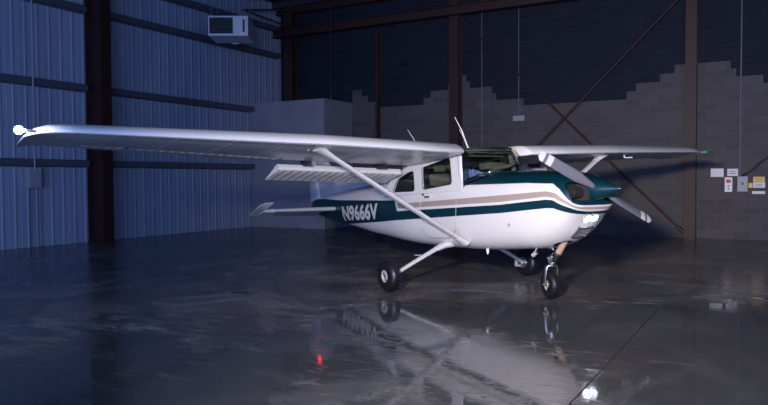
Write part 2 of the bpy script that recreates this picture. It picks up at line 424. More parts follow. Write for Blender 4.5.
# ------------------------------------------------------------------ electrical gear on the left wall
def wall_box(name, lo, hi, m, label, cat, bev=.012, grp=None):
    r = empty(name, ((lo[0] + hi[0]) / 2, (lo[1] + hi[1]) / 2, lo[2])); tag(r, label, cat, grp)
    o = r.location; bm = bmesh.new(); box(bm, Vector(lo) - o, Vector(hi) - o, bev); link('case', bm, m, r)
    return r, o
r, o = wall_box('fuse_box', (XL + .035, 9.72, 1.36), (XL + .2, 10.04, 1.84), grey_box, 'grey electrical box low on the ribbed wall below the bright wing-tip lamp', 'electrical box')
bm = bmesh.new(); box(bm, (.082, -.14, .03), (.095, .14, .47), .004); link('cover', bm, grey_box, r)
bm = bmesh.new(); box(bm, (.05, .155, .2), (.08, .18, .35), .004); link('switch_lever', bm, red_print, r)
for yy, lab in ((9.76, 'left thin conduit dropping from the grey electrical box to the floor'), (9.97, 'right thin conduit dropping from the grey electrical box to the floor')):
    rod('conduit', (XL + .09, yy, 0), (XL + .09, yy, 1.37), .022, grey_box, lab, 'conduit')
rod('conduit', (XL + .215, 9.86, 1.75), (XL + .215, 9.86, 7.49), .02, grey_box, 'thin conduit rising from the grey electrical box to the roof', 'conduit')

# ------------------------------------------------------------------ right-hand cluster on the block wall
def placard(x0, z0, x1, z1, m, name, label, cat, th=.02, extra=None):
    r = empty(name, ((x0 + x1) / 2, YB, min(z0, z1))); tag(r, label, cat)
    w, h_ = abs(x1 - x0) / 2, abs(z1 - z0)
    bm = bmesh.new(); box(bm, (-w, -th, 0), (w, .001, h_), min(.006, th / 3)); link('panel', bm, m, r)
    if extra: extra(r, w, h_, th)
    return r
def lines(r, w, h_, th):
    for k in range(2):
        bm = bmesh.new(); box(bm, (-w * .7, -th - .002, h_ * (.3 + .3 * k)), (w * .6, -th, h_ * (.38 + .3 * k))); link('printed_line', bm, sign_dark, r)
placard(-1.51, 1.54, -1.22, 1.75, sign_white, 'blank_sign', 'blank white sign on the block wall, leftmost of the wall cluster', 'sign')
placard(-1.14, 1.56, -.90, 1.74, sign_white, 'small_sign', 'white sign with dark print above the tall thin control box', 'sign', .03, lines)
def tall(r, w, h_, th):
    bm = bmesh.new(); box(bm, (-w * .6, -th - .004, h_ * .62), (w * .6, -th, h_ * .85)); link('red_label', bm, red_print, r)
    for k in range(2):
        bm = bmesh.new(); lathe(bm, [(0, .02), (.02, .018)], (0, -th, h_ * (.2 + .2 * k)), (0, -1, 0), 12); link('button', bm, sign_dark, r)
placard(-1.19, 1.17, -1.02, 1.53, heater_m, 'control_box', 'tall pale control box with red marking on the block wall', 'control box', .09, tall)
def gb(r, w, h_, th):
    bm = bmesh.new(); box(bm, (-w * .8, -th - .008, h_ * .08), (w * .8, -th, h_ * .92), .004); link('cover', bm, grey_box, r)
    bm = bmesh.new(); box(bm, (-.02, -th - .03, h_ * .45), (.02, -th, h_ * .62), .004); link('switch_lever', bm, sign_dark, r)
placard(-.91, 1.18, -.68, 1.55, grey_box, 'breaker_box', 'grey breaker box on the block wall fed by black cable', 'electrical box', .12, gb)
placard(-.57, 1.41, -.32, 1.54, sign_yellow, 'warning_sign', 'yellow sign at the top of the rightmost wall stack', 'sign', .02, lines)
placard(-.57, 1.27, -.31, 1.405, sign_white, 'notice_sign', 'white notice directly below the yellow sign on the block wall', 'sign', .02, lines)
placard(-.67, 1.27, -.58, 1.39, sign_yellow, 'small_tag', 'small yellow tag left of the white notice', 'sign')
placard(-.59, 1.12, -.31, 1.19, sign_white, 'narrow_label', 'narrow white strip lowest in the rightmost wall stack', 'sign')
placard(-6.67, 3.17, -6.33, 3.32, grey_box, 'small_plate', 'small pale rectangular plate high on the block wall right of the central column', 'plate')
rod('conduit', (-.86, YB - .017, 1.55), (-.86, YB - .017, 7.49), .018, pvc, 'pale vertical conduit running down the block wall to the breaker box', 'conduit')
rod('conduit', (-7.62, YB - .009, .0), (-7.62, YB - .009, 7.49), .010, pvc, 'thin pale wire run on the block wall right of the central column', 'conduit')
rod('conduit', (-6.5, YB - .009, 3.3), (-6.5, YB - .009, 7.49), .010, pvc, 'thin pale wire run rising from the small wall plate', 'conduit')
bm = bmesh.new(); pts = []
for k in range(15):
    s = k / 14; pts.append((-.8 + 1.6 * s, YB - .07 - .05 * sin(s * 3), 1.57 + .22 * min(1, s * 4) + .95 * max(0, s - .12)))
tube(bm, pts, .022, 8); tag(link('power_cable', bm, cable_m, smooth=True), 'black cable sagging up and right from the breaker box', 'cable')

# ------------------------------------------------------------------ floor bits
bm = bmesh.new(); a = Vector((-2.25, 11.96, 0)); b = Vector((1.6, 10.22, 0)); d = (b - a).normalized(); L = (b - a).length; k = 0
while k * .105 < L:
    p = a + d * k * .105; w = Vector((-d.y, d.x, 0)) * .009
    q = [p - w, p + d * .05 - w, p + d * .05 + w, p + w]
    lo_ = [bm.verts.new((v.x, v.y, .0005)) for v in q]; hi_ = [bm.verts.new((v.x, v.y, .0025)) for v in q]
    bm.faces.new(hi_)
    for i in range(4): bm.faces.new((lo_[i], lo_[(i + 1) % 4], hi_[(i + 1) % 4], hi_[i]))
    k += 1
tag(link('dashed_floor_line', bm, dash_m), 'thin red dashed line across the floor right of the nose wheel', 'floor marking')
fd = empty('floor_drain', (-6.31, 7.14, 0)); tag(fd, 'small dark round drain in the floor left of the aeroplane', 'drain')
bm = bmesh.new(); lathe(bm, [(.0005, .13), (.006, .13), (.007, .11)], (0, 0, 0), (0, 0, 1), 28); link('rim', bm, sign_dark, fd, True, 30)
for k in range(5):
    bm = bmesh.new(); box(bm, (-.09, -.075 + k * .034, .0072), (.09, -.062 + k * .034, .0105)); link('grate_bar', bm, cable_m, fd)

# ------------------------------------------------------------------ THE AEROPLANE  (x forward from firewall, y starboard, z up)
AP = empty('airplane', (-4.0, 9.3583, 0), (0, radians(-3.4737), radians(-26.0102)))
tag(AP, 'white and dark teal high-wing light aeroplane parked on the wet hangar floor', 'airplane')
def P(x, y, z): return Vector((x + 1.46, -y, z))
def part(name, bm, m, smooth=True, angle=35, parent=None):
    return link(name, bm, m, parent or AP, smooth, angle)

# body stations: x, zbottom, ztop, halfwidth, zmid, nbottom, ntop
ST = [(-5.95, 1.15, 1.38, .03, 1.27, 2.2, 2.2), (-5.75, 1.10, 1.41, .075, 1.27, 2.2, 2.2), (-5.2, .99, 1.47, .165, 1.24, 2.3, 2.3), (-4.34, .865, 1.53, .27, 1.2, 2.4, 2.5),
      (-3.5, .73, 1.58, .375, 1.15, 2.6, 2.6), (-3.15, .69, 1.58, .415, 1.13, 2.7, 3.0), (-2.9, .655, 1.50, .44, 1.12, 2.7, 4.0), (-2.55, .61, 1.40, .48, 1.1, 2.8, 7.), (-2.2, .575, 1.385, .505, 1.1, 2.9, 9.),
      (-1.5, .535, 1.385, .515, 1.1, 3.0, 9.), (-.95, .515, 1.395, .515, 1.1, 3.0, 9.), (-.80, .515, 1.43, .513, 1.1, 3.0, 7.), (-.62, .515, 1.51, .51, 1.1, 3.0, 4.0), (-.35, .52, 1.555, .505, 1.1, 2.9, 3.0),
      (0., .535, 1.545, .495, 1.1, 2.8, 2.9), (.25, .545, 1.528, .482, 1.1, 2.8, 2.8), (.4, .57, 1.515, .475, 1.1, 2.6, 2.8), (.52, .605, 1.50, .468, 1.11, 2.5, 2.75), (.62, .65, 1.49, .462, 1.12, 2.4, 2.7), (.7, .705, 1.475, .457, 1.13, 2.4, 2.65), (.78, .78, 1.46, .448, 1.15, 2.35, 2.6), (.86, .885, 1.425, .425, 1.17, 2.3, 2.5),
      (.94, .96, 1.395, .395, 1.18, 2.3, 2.5), (.975, 1.0, 1.36, .35, 1.19, 2.3, 2.5), (.985, 1.04, 1.32, .28, 1.2, 2.3, 2.4)]
def stat(x):
    if x <= ST[0][0]: return ST[0][1:]
    for i in range(len(ST) - 1):
        if ST[i][0] <= x <= ST[i + 1][0]:
            s = (x - ST[i][0]) / (ST[i + 1][0] - ST[i][0])
            return tuple(a + (b - a) * s for a, b in zip(ST[i][1:], ST[i + 1][1:]))
    return ST[-1][1:]
def ring(x, n=64):
    zb, zt, hw, zm, nb, nt = stat(x); pts = []
    for k in range(n):
        a = 2 * pi * (k + .5) / n; c, s = cos(a), sin(a)
        e = nt if s > 0 else nb
        y = hw * math.copysign(abs(c) ** (2 / e), c); z = zm + (zt - zm if s > 0 else zm - zb) * math.copysign(abs(s) ** (2 / e), s)
        pts.append(P(x, y, z))
    return pts
def hwid(x, z):
    zb, zt, hw, zm, nb, nt = stat(x)
    k, e = ((z - zm) / (zt - zm), nt) if z > zm else ((zm - z) / (zm - zb), nb)
    return hw * max(0, 1 - min(1, k) ** e) ** (1 / e)
xs = []
for i in range(len(ST) - 1):
    n = max(1, round((ST[i + 1][0] - ST[i][0]) / .12)) if ST[i][0] < .6 else 2
    xs += [ST[i][0] + (ST[i + 1][0] - ST[i][0]) * k / n for k in range(n)]
xs.append(ST[-1][0])
bm = bmesh.new(); skin_rings(bm, [ring(x) for x in xs])
body = part('fuselage', bm, [livery, dark], angle=50)
# cabin deck faces dark (floor of the cabin opening)
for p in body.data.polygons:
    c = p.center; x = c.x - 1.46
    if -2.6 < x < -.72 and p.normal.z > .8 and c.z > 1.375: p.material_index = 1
# cooling intakes, chin inlet, nose gear opening
def cut(lo, hi, bev, tilt=0):
    bm = bmesh.new(); box(bm, lo, hi, bev)
    return link('cutter', bm, dark, AP)
for s in (-1, 1):
    c_ = cut((.80 + 1.46, min(s * .12, s * .40), 1.11), (1.2 + 1.46, max(s * .12, s * .40), 1.34), .07)
    boolean(body, c_)
bm = bmesh.new(); M = Matrix.Translation(P(.86, 0, .80)) @ Matrix.Rotation(radians(32), 4, 'Y')
lathe(bm, [(-.12, .115), (.3, .13)], P(.47, .05, .64), (.5, -.12, -1), 24)
boolean(body, link('cutter', bm, dark, AP))
bpy.context.view_layer.update()
for p in body.data.polygons: p.use_smooth = True
body.data.set_sharp_from_angle(angle=radians(38))

# ray helper on the finished body to seat small parts on its surface
from mathutils.bvhtree import BVHTree
bb = bmesh.new(); bb.from_mesh(body.data); BV = BVHTree.FromBMesh(bb)
def hit(o, d):
    loc, nor, i, dist = BV.ray_cast(Vector(o), Vector(d).normalized()); return loc, nor

# engine seen in the intakes
for s in (-1, 1):
    bm = bmesh.new()
    for k in range(7):
        lathe(bm, [(0, .07), (.008, .07)], P(.86, s * (.17 + k * .02), 1.22), (0, -s, 0), 20)
    lathe(bm, [(0, .05), (.16, .05)], P(.86, s * .16, 1.22), (0, -s, 0), 16)
    part('engine_cylinder', bm, engine_m)
# chin landing lights in a recessed bezel + carburettor intake screen
def seat(y, z):   # point on the nose surface looking aft
    l, n = hit(P(1.8, y, z), (-1, 0, 0)); return l, n
def frame_mat(l, n):
    n = n.normalized(); u = Vector((0, 1, 0)); u = (u - n * u.dot(n)).normalized(); w = n.cross(u)
    return Matrix(((u.x, w.x, n.x, l.x), (u.y, w.y, n.y, l.y), (u.z, w.z, n.z, l.z), (0, 0, 0, 1)))
l1, n1 = seat(0, .91)
Mn = frame_mat(l1, n1)
bm = bmesh.new(); box(bm, (-.13, -.055, -.03), (.13, .055, .008), .012, M=Mn); bz = part('landing_light_bezel', bm, hubm)
for s in (-1, 1):
    bm = bmesh.new(); lathe(bm, [(0, .05), (.010, .05), (.016, .042), (.02, 0)], Mn @ Vector((s * .06, 0, .003)), n1, 28)
    part('landing_light', bm, land_m, parent=bz)
l2, n2 = seat(0, .75)
l2, n2 = hit(P(.78, 0, .2), (0, 0, 1)) if l2 is None else (l2, n2)
Mi = frame_mat(l2, n2)
bm = bmesh.new(); box(bm, (-.11, -.075, -.03), (.11, .075, .008), .006, M=Mi); fi = part('air_filter', bm, dark)
bm = bmesh.new()
for a_, b_ in (((-.125, -.09, -.02), (-.105, .09, .016)), ((.105, -.09, -.02), (.125, .09, .016)), ((-.125, -.09, -.02), (.125, -.07, .016)), ((-.125, .07, -.02), (.125, .09, .016))): box(bm, a_, b_, M=Mi)
part('filter_frame', bm, alu, False, parent=fi)
for k in range(6):
    bm = bmesh.new(); box(bm, (-.105, -.066 + k * .025, .006), (.105, -.061 + k * .025, .012), M=Mi); part('filter_bar', bm, hubm, False, parent=fi)

# registration, both sides
def lettering(s):
    cu = bpy.data.curves.new('txt', 'FONT'); cu.body = 'N9666V'; cu.size = 1; cu.offset = .04; cu.resolution_u = 6; cu.space_character = 1.05
    o = bpy.data.objects.new('txt', cu); COL.objects.link(o); bpy.context.view_layer.update()
    me = bpy.data.meshes.new_from_object(o.evaluated_get(bpy.context.evaluated_depsgraph_get())); bpy.data.objects.remove(o)
    bm = bmesh.new(); bm.from_mesh(me)
    bmesh.ops.triangulate(bm, faces=bm.faces)
    bmesh.ops.subdivide_edges(bm, edges=[e for e in bm.edges if e.calc_length() > .12], cuts=2)
    x0 = min(v.co.x for v in bm.verts); x1 = max(v.co.x for v in bm.verts); z0 = min(v.co.y for v in bm.verts); z1 = max(v.co.y for v in bm.verts)
    for v in bm.verts:
        u = (v.co.x - x0) / (x1 - x0); w = (v.co.y - z0) / (z1 - z0)
        x = -4.38 + 1.40 * u if s > 0 else -2.98 - 1.40 * u
        z = .955 + .275 * w + .01 * (x + 4.3)
        v.co = P(x, s * (hwid(x, z) + .011), z)
    bm2 = bm
    return part('registration', bm2, white, False)
for s in (1, -1): tag(lettering(s), 'white registration lettering')

# ---- cabin: side frames with window holes
def plate(outline, holes, th, mapper):
    cu = bpy.data.curves.new('pl', 'CURVE'); cu.dimensions = '2D'; cu.fill_mode = 'BOTH'; cu.extrude = th / 2
    for loop in [outline] + holes:
        sp = cu.splines.new('POLY'); sp.points.add(len(loop) - 1); sp.use_cyclic_u = True
        for p, c in zip(sp.points, loop): p.co = (c[0], c[1], 0, 1)
    o = bpy.data.objects.new('pl', cu); COL.objects.link(o); bpy.context.view_layer.update()
    me = bpy.data.meshes.new_from_object(o.evaluated_get(bpy.context.evaluated_depsgraph_get())); bpy.data.objects.remove(o)
    bm = bmesh.new(); bm.from_mesh(me); bmesh.ops.remove_doubles(bm, verts=bm.verts, dist=1e-5)
    bmesh.ops.triangulate(bm, faces=bm.faces)
    for v in bm.verts: v.co = mapper(v.co.x, v.co.y, v.co.z)
    return bm
def rnd(poly, r, n=4):
    out_ = []
    N = len(poly)
    for i in range(N):
        p = Vector(poly[i]); a = Vector(poly[i - 1]); b = Vector(poly[(i + 1) % N])
        da = (a - p); db = (b - p); ra = min(r, da.length * .45); rb = min(r, db.length * .45)
        A_ = p + da.normalized() * ra; B_ = p + db.normalized() * rb
        for k in range(n + 1):
            s = k / n; out_.append(tuple(A_ * (1 - s) ** 2 + p * 2 * s * (1 - s) + B_ * s * s))
    return out_
def ycab(z): return .513 - .05 * max(0, (z - 1.36) / .6)
outl = [(-2.72, 1.33), (-.80, 1.33), (-.80, 1.42), (-.93, 1.93), (-1.6, 1.86), (-1.92, 1.765), (-2.2, 1.69), (-2.42, 1.58)]
hole1 = rnd([(-1.66, 1.385), (-1.01, 1.43), (-1.07, 1.80), (-1.70, 1.70)], .05)
hole2 = rnd([(-2.42, 1.385), (-1.86, 1.375), (-1.90, 1.675), (-2.06, 1.65), (-2.30, 1.57)], .05)
for s in (1, -1):
    mp_ = lambda x, z, d, s=s: P(x, s * (ycab(z) + d), z)
    cf = part('cabin_side_frame', plate(rnd(outl, .03, 2), [hole1, hole2], .03, mp_), white, False)
    for nm, hl in (('door_window', hole1), ('rear_side_window', hole2)):
        part(nm, plate(hl, [], .006, lambda x, z, d, s=s: P(x, s * (ycab(z) - .004 + d), z)), glass, False)
    part('cabin_lining', plate(rnd(outl[1:], .03, 2), [hole1, hole2], .004, lambda x, z, d, s=s: P(x, s * (ycab(z) - .022 + d), z)), lining_m, False)
    bm = bmesh.new()
    for hl in (hole1, hole2):
        pts_ = [P(x, s * (ycab(z) + .017), z) for x, z in hl]; tube(bm, pts_ + pts_[:1], .006, 6)
    part('window_seal', bm, panelm, parent=cf)
    # door with handle: outline groove strip + handle
    bm = bmesh.new(); dpts = [(-1.76, 1.70), (-1.75, .80), (-1.62, .70), (-1.15, .69), (-.98, .80), (-.93, 1.38)]
    seq = []
    for (xa, za), (xb, zb_) in zip(dpts, dpts[1:]):
        for k in range(8):
            x = xa + (xb - xa) * k / 8; z = za + (zb_ - za) * k / 8
            yy = max(hwid(x, z), ycab(z)) if z < 1.38 else ycab(z) + .016
            seq.append(P(x, s * (yy + .001), z))
    tube(bm, seq, .0035, 5); part('door_seam', bm, hubm)
    bm = bmesh.new(); yy = .52; box(bm, (-1.62 + 1.46, min(-s * yy, -s * (yy + .025)), 1.265), (-1.50 + 1.46, max(-s * yy, -s * (yy + .025)), 1.29), .005); dh = part('door_handle', bm, chrome)
    bm = bmesh.new(); lathe(bm, [(0, .018), (.012, .016)], P(-1.68, s * .512, 1.315), (0, -s, 0), 12); part('door_lock', bm, panelm)
# roof between the wings
def airfoil(n=24, tt=.12, m=.02, p=.4):
    up_, lo_ = [], []
    for k in range(n + 1):
        x = .5 * (1 - cos(pi * k / n))
        yt = 5 * tt * (.2969 * math.sqrt(x) - .126 * x - .3516 * x * x + .2843 * x ** 3 - .1036 * x ** 4)
        yc = m / p ** 2 * (2 * p * x - x * x) if x < p else m / (1 - p) ** 2 * (1 - 2 * p + 2 * p * x - x * x)
        dr = -.026 * (1 - x / .13) ** 1.6 if x < .13 else 0.
        up_.append((x, yc + yt * .94 + dr)); lo_.append((x, yc - yt * .94 + dr))
    return up_[::-1] + lo_[1:]          # TE upper -> LE -> TE lower
AF = airfoil()
def section(y, xle, zle, chord, inc, frac=1., sc=1.):
    r = []
    for u, w in AF:
        u2 = min(u, frac)
        if u > frac:                      # clamp thickness to the cut line
            k = (1 - u) / (1 - frac); 
            uu, ww = frac, None
            # interpolate on same surface
            side = AF.index((u, w)) < len(AF) // 2
            pts_ = [q for i_, q in enumerate(AF) if (i_ < len(AF) // 2 + 1) == side]
            pts_.sort(key=lambda q: q[0])
            for q0, q1 in zip(pts_, pts_[1:]):
                if q0[0] <= frac <= q1[0]:
                    ww = q0[1] + (q1[1] - q0[1]) * (frac - q0[0]) / (q1[0] - q0[0]); break
            u2, w = uu, (ww if ww is not None else w)
        dx, dz = u2 * chord, w * chord * sc
        r.append((xle - dx * cos(inc) + dz * sin(inc) * 0, zle + dz - dx * sin(inc)))
    return [(x, y, z) for x, z in r]
def wpar(y):
    y = abs(y)
    if y < 2.6:
        s = (y - .48) / 2.12; return -.60 - .02 * s, 1.875 + .065 * s, 1.63, radians(4.2)
    s = (y - 2.6) / 2.9
    return -.62 - .40 * s, 1.94 + .08 * s, 1.63 - .50 * s, radians(4.2 - 1.4 * s)
def wing_mesh(s):
    bm = bmesh.new()
    secs = [(.64, .84), (1.5, .84), (2.60, .84), (2.601, .74), (3.2, .74), (4.0, .74), (4.9, .74), (5.10, .74), (5.101, 1.), (5.3, 1.)]
    rings = []
    for y, fr_ in secs:
        x, z, c, i = wpar(y); rings.append([P(a, s * b, d) for a, b, d in section(y, x, z, c, i, fr_)])
    pre = []
    for y, kx, kc, dz, sc in ((.52, -.34, .79, -.03, .6), (.555, -.18, .88, -.02, .8), (.59, -.08, .95, -.01, .95), (.615, -.02, .985, 0, 1.)):
        x, z, c, i = wpar(.62); pre.append([P(a, s * b, d) for a, b, d in section(y, x + kx, z + dz, c * kc, i, .84, sc)])
    rings = pre + rings
    for y, kx, kc, dz, sc in ((5.52, -.01, .97, -.01, .95), (5.62, -.05, .90, -.03, .8), (5.69, -.11, .80, -.055, .55), (5.72, -.2, .62, -.07, .25)):
        x, z, c, i = wpar(y); rings.append([P(a, s * b, d) for a, b, d in section(y, x + kx, z + dz, c * kc, i, 1., sc)])
    skin_rings(bm, rings); return bm
FH = {}
for s, side in ((1, 'right'), (-1, 'left')):
    wg = part('wing', wing_mesh(s), wing_white, angle=40)
    # skin lap seams / ribs on the underside
    bm = bmesh.new()
    for yy in (1.0, 1.5, 2.0, 2.55, 3.1, 3.7, 4.3, 4.9):
        x, z, c, i = wpar(yy); sec = section(yy, x, z, c, i, .73)[len(AF) // 2:]
        pts_ = [P(a, s * b, d - .0005) for a, b, d in sec[1:]]; pts_ = [p for k, p in enumerate(pts_) if k == 0 or (p - pts_[k - 1]).length > 1e-3]
        tube(bm, pts_, .0022, 4)
    part('skin_seam', bm, hubm, parent=wg)
    # flap (lowered) and aileron, with stamped corrugations
    def surface(name, y0, y1, f0, ang, drop, back, pitch_):
        bm = bmesh.new(); rings = []; n = int(round((y1 - y0) / pitch_)); ys = []
        for k in range(n):
            for q, hgt in ((0, 0), (.25, 0), (.4, 1), (.6, 1), (.75, 0)): ys.append((y0 + (k + q) * (y1 - y0) / n, hgt))
        ys.append((y1, 0))
        for yy, hgt in ys:
            x, z, c, i = wpar(yy); cf_ = c * (1 - f0); hx = x - c * f0 * cos(i); hz = z - c * f0 * sin(i) + .01
            prof = [(.0, .0), (.02, .045), (.12, .055), (.5, .03), (1., .004), (1., -.004), (.5, -.018), (.12, -.04), (.02, -.035)]
            r_ = []
            for u, w in prof:
                b_ = .007 * hgt * (1 if .05 < u < .98 else 0)
                w2 = w * c / 1.63 + (b_ if w > 0 else -b_)
                dx, dz = u * cf_, w2
                ca, sa = cos(ang + i), sin(ang + i)
                r_.append(P(hx - back - dx * ca - dz * sa, s * yy, hz - drop - dx * sa + dz * ca))
            rings.append(r_)
        skin_rings(bm, rings); return part(name, bm, corr_m, angle=25)
    surface('flap', .58, 2.58, .72, radians(14), .125, .33, .115)
    surface('aileron', 2.68, 5.08, .745, radians(1.5), .0, .008, .12)
    for yy in (1.0, 2.2):   # flap tracks
        x, z, c, i = wpar(yy); bm = bmesh.new()
        box(bm, (x + 1.46 - c * .97, -s * yy - .012, z - .18), (x + 1.46 - c * .80, -s * yy + .012, z - .06), .004); part('flap_track', bm, panelm, False)
    for yy in (3.1, 4.6):
        x, z, c, i = wpar(yy); bm = bmesh.new(); box(bm, (x + 1.46 - c * .78, -s * yy - .01, z - .085), (x + 1.46 - c * .70, -s * yy + .01, z - .03), .003); part('aileron_hinge', bm, panelm, False)
    # strut
    lo_, hi_ = (-.90, .455, .635), (-.96, 2.62, 1.88)
    A_, B_ = P(lo_[0], s * lo_[1], lo_[2]), P(hi_[0], s * hi_[1], hi_[2]); L_ = B_ - A_
    bm = bmesh.new(); tube(bm, [A_ + L_ * k / 10 for k in range(11)], 1., 20, flat=((1, 0, 0), .062, .026))
    st = part('wing_strut', bm, white)
    bm = bmesh.new(); tube(bm, [B_ - L_ * .085, B_ - L_ * .05, B_ - L_ * .02, B_ + Vector((0, 0, .005))], [1., 1.2, 1.5, 1.9], 20, flat=((1, 0, 0), .068, .032)); part('upper_cuff', bm, white, parent=st)
    bm = bmesh.new(); tube(bm, [A_ - L_ * .015, A_ + L_ * .015, A_ + L_ * .05], [1.5, 1.3, 1.02], 20, flat=((1, 0, 0), .065, .03)); part('lower_cuff', bm, white, parent=st)
    # wing tip lamp on the leading edge
    lx, lz = wpar(5.5)[0], wpar(5.5)[1] - .035
    bm = bmesh.new(); tube(bm, [P(lx - .12, s * 5.60, lz), P(lx - .04, s * 5.74, lz)], .016, 12); lm = part('lamp_mount', bm, grey_box)
    if s > 0:
        bm = bmesh.new(); lathe(bm, [(-.04, 0), (-.03, .028), (0, .04), (.03, .028), (.04, 0)], P(lx - .02, 5.79, lz), (0, 0, 1), 16); part('strobe_light', bm, strobe_m)
        STROBE = P(lx + .05, 5.88, lz)
    else:
        bm = bmesh.new(); lathe(bm, [(-.04, 0), (-.03, .02), (0, .03), (.03, .02), (.04, 0)], P(lx - .03, -5.75, lz), (0, 0, 1), 16); part('navigation_light', bm, greenlens)
# centre roof fairing (slightly proud aerofoil section between the wings)
bm = bmesh.new(); rings = []
for y in (-.50, -.47, -.42, -.2, 0, .2, .42, .47, .50):
    rg_ = [P(a, b, d) for a, b, d in section(y, -.64 - .25 * (abs(y) / .47) ** 3, 1.885, 1.58, radians(1.0), .80, .42)]
    rings.append(rg_)
skin_rings(bm, rings); part('cabin_roof', bm, white, angle=40)
# header panel below the roof (side to side) so the frames meet the wing
bm = bmesh.new()
box(bm, (-1.75 + 1.46, -.455, 1.81), (-.98 + 1.46, .455, 1.85)); box(bm, (-2.25 + 1.46, -.44, 1.70), (-1.72 + 1.46, .44, 1.83)); part('headliner', bm, tan, False)
# rear window + turtle deck
bm = bmesh.new(); rings = []
for k in range(9):
    s_ = k / 8; x = -1.98 - 1.15 * s_; z = 1.80 - .225 * s_ ** 1.2; w = .455 - .06 * s_
    rings.append([P(x, y * w, z - .10 * abs(y) ** 2.6) for y in [q / 8 - 1 for q in range(17)]])
skin_rings(bm, rings, closed=False); o = part('rear_window', bm, glass); md = o.modifiers.new('t', 'SOLIDIFY'); md.thickness = .005
for s in (1, -1):   # rear quarter skins
    bm = bmesh.new(); A1 = [(-2.15, ycab(1.70) - .01, 1.70), (-2.42, ycab(1.58), 1.585), (-2.75, .47, 1.36), (-3.25, .36, 1.42), (-3.2, .395, 1.475), (-2.75, .43, 1.565), (-2.4, .455, 1.64)]
    f = bm.faces.new([bm.verts.new(P(x, s * y, z)) for x, y, z in A1]); bmesh.ops.triangulate(bm, faces=[f])
    o = part('rear_quarter_panel', bm, white, False); md = o.modifiers.new('t', 'SOLIDIFY'); md.thickness = .02; md.offset = 0
    bm = bmesh.new(); tube(bm, [P(-.95, s * .47, 1.91), P(-1.6, s * .475, 1.845), P(-2.0, s * .48, 1.75), P(-2.3, s * .49, 1.655), P(-2.46, s * .50, 1.57), P(-2.62, s * .5, 1.42)], .03, 10, flat=((0, 0, 1), 1., .6)); part('roof_rail', bm, white)
# windshield
NY = 21; bm = bmesh.new(); rings = []
def ws(v, s_):        # v -1..1 across, s_ 0 base .. 1 top
    a = abs(v)
    base = Vector((-.36 - .48 * a ** 2.6, v * .495, 1.553 - .135 * a ** 3.2)); topp = Vector((-.62 - .25 * a ** 3.2, v * .47, 1.90 - .01 * a ** 3))
    p = base.lerp(topp, s_); bul = .05 * sin(pi * s_)
    return P(p.x + bul * (1 - .6 * a), p.y + math.copysign(bul * .4 * a, v), p.z)
for k in range(11): rings.append([ws(q / 10 - 1, k / 10) for q in range(NY)])
skin_rings(bm, rings, closed=False); o = part('windshield', bm, glass); md = o.modifiers.new('t', 'SOLIDIFY'); md.thickness = .005
wsh = o
bm = bmesh.new(); tube(bm, [ws(q / 10 - 1, 0.) + Vector((.005, 0, .004)) for q in range(NY)], .009, 8); part('windshield_rim', bm, teal, parent=wsh)
bm = bmesh.new(); tube(bm, [ws(q / 10 - 1, 1.) + Vector((.0, 0, .0)) for q in range(NY)], .012, 8); part('windshield_top_strip', bm, panelm, parent=wsh)
for s in (1, -1):
    bm = bmesh.new(); tube(bm, [ws(s, k / 8) + Vector((-.012, 0, 0)) for k in range(9)], 1, 12, flat=((1, 0, 0), .042, .018)); part('windshield_post', bm, white)

# ---- interior
bm = bmesh.new(); rings = []
for x, z in ((-.50, 1.545), (-.62, 1.56), (-.80, 1.545), (-.86, 1.40)):
    rings.append([P(x, y, z - .03 * abs(y / .42) ** 3) for y in [q * .07 - .42 for q in range(13)]])
skin_rings(bm, rings, closed=False); o = part('glare_shield', bm, panelm); md = o.modifiers.new('t', 'SOLIDIFY'); md.thickness = .02
for yy in (.2, -.2):
    bm = bmesh.new(); box(bm, (-1.72 + 1.46, -yy - .17, 1.28), (-1.62 + 1.46, -yy + .17, 1.62), .045); sb = part('seat_back', bm, tan)
    bm = bmesh.new(); box(bm, (-1.70 + 1.46, -yy - .09, 1.64), (-1.63 + 1.46, -yy + .09, 1.76), .03); part('headrest', bm, tan, parent=sb)
    # yoke
    bm = bmesh.new(); tube(bm, [P(-.87, yy, 1.45), P(-1.02, yy, 1.47)], .014, 8); tube(bm, [P(-1.03, yy - .12, 1.54), P(-1.03, yy - .12, 1.46), P(-1.03, yy, 1.44), P(-1.03, yy + .12, 1.46), P(-1.03, yy + .12, 1.54)], .014, 8); part('control_yoke', bm, panelm)
    # sun visor, folded out behind the windshield
    bm = bmesh.new(); box(bm, (-.92 + 1.46, -yy - .15, 1.835), (-.74 + 1.46, -yy + .15, 1.852), .006, M=None); part('sun_visor', bm, tan)
bm = bmesh.new(); box(bm, (-2.36 + 1.46, -.42, 1.28), (-2.26 + 1.46, .42, 1.57), .045); part('rear_seat_back', bm, tan)
bm = bmesh.new(); tube(bm, [P(-.72, -.34, 1.90), P(-.66, -.38, 1.80), P(-.70, -.40, 1.72), P(-.74, -.30, 1.66), P(-.86, -.05, 1.62)], .03, 8); part('shoulder_harness', bm, tan)
bm = bmesh.new(); box(bm, (-1.0 + 1.46, -.03, 1.62), (-.8 + 1.46, .32, 1.72), .03); part('rolled_sunshade', bm, tan)

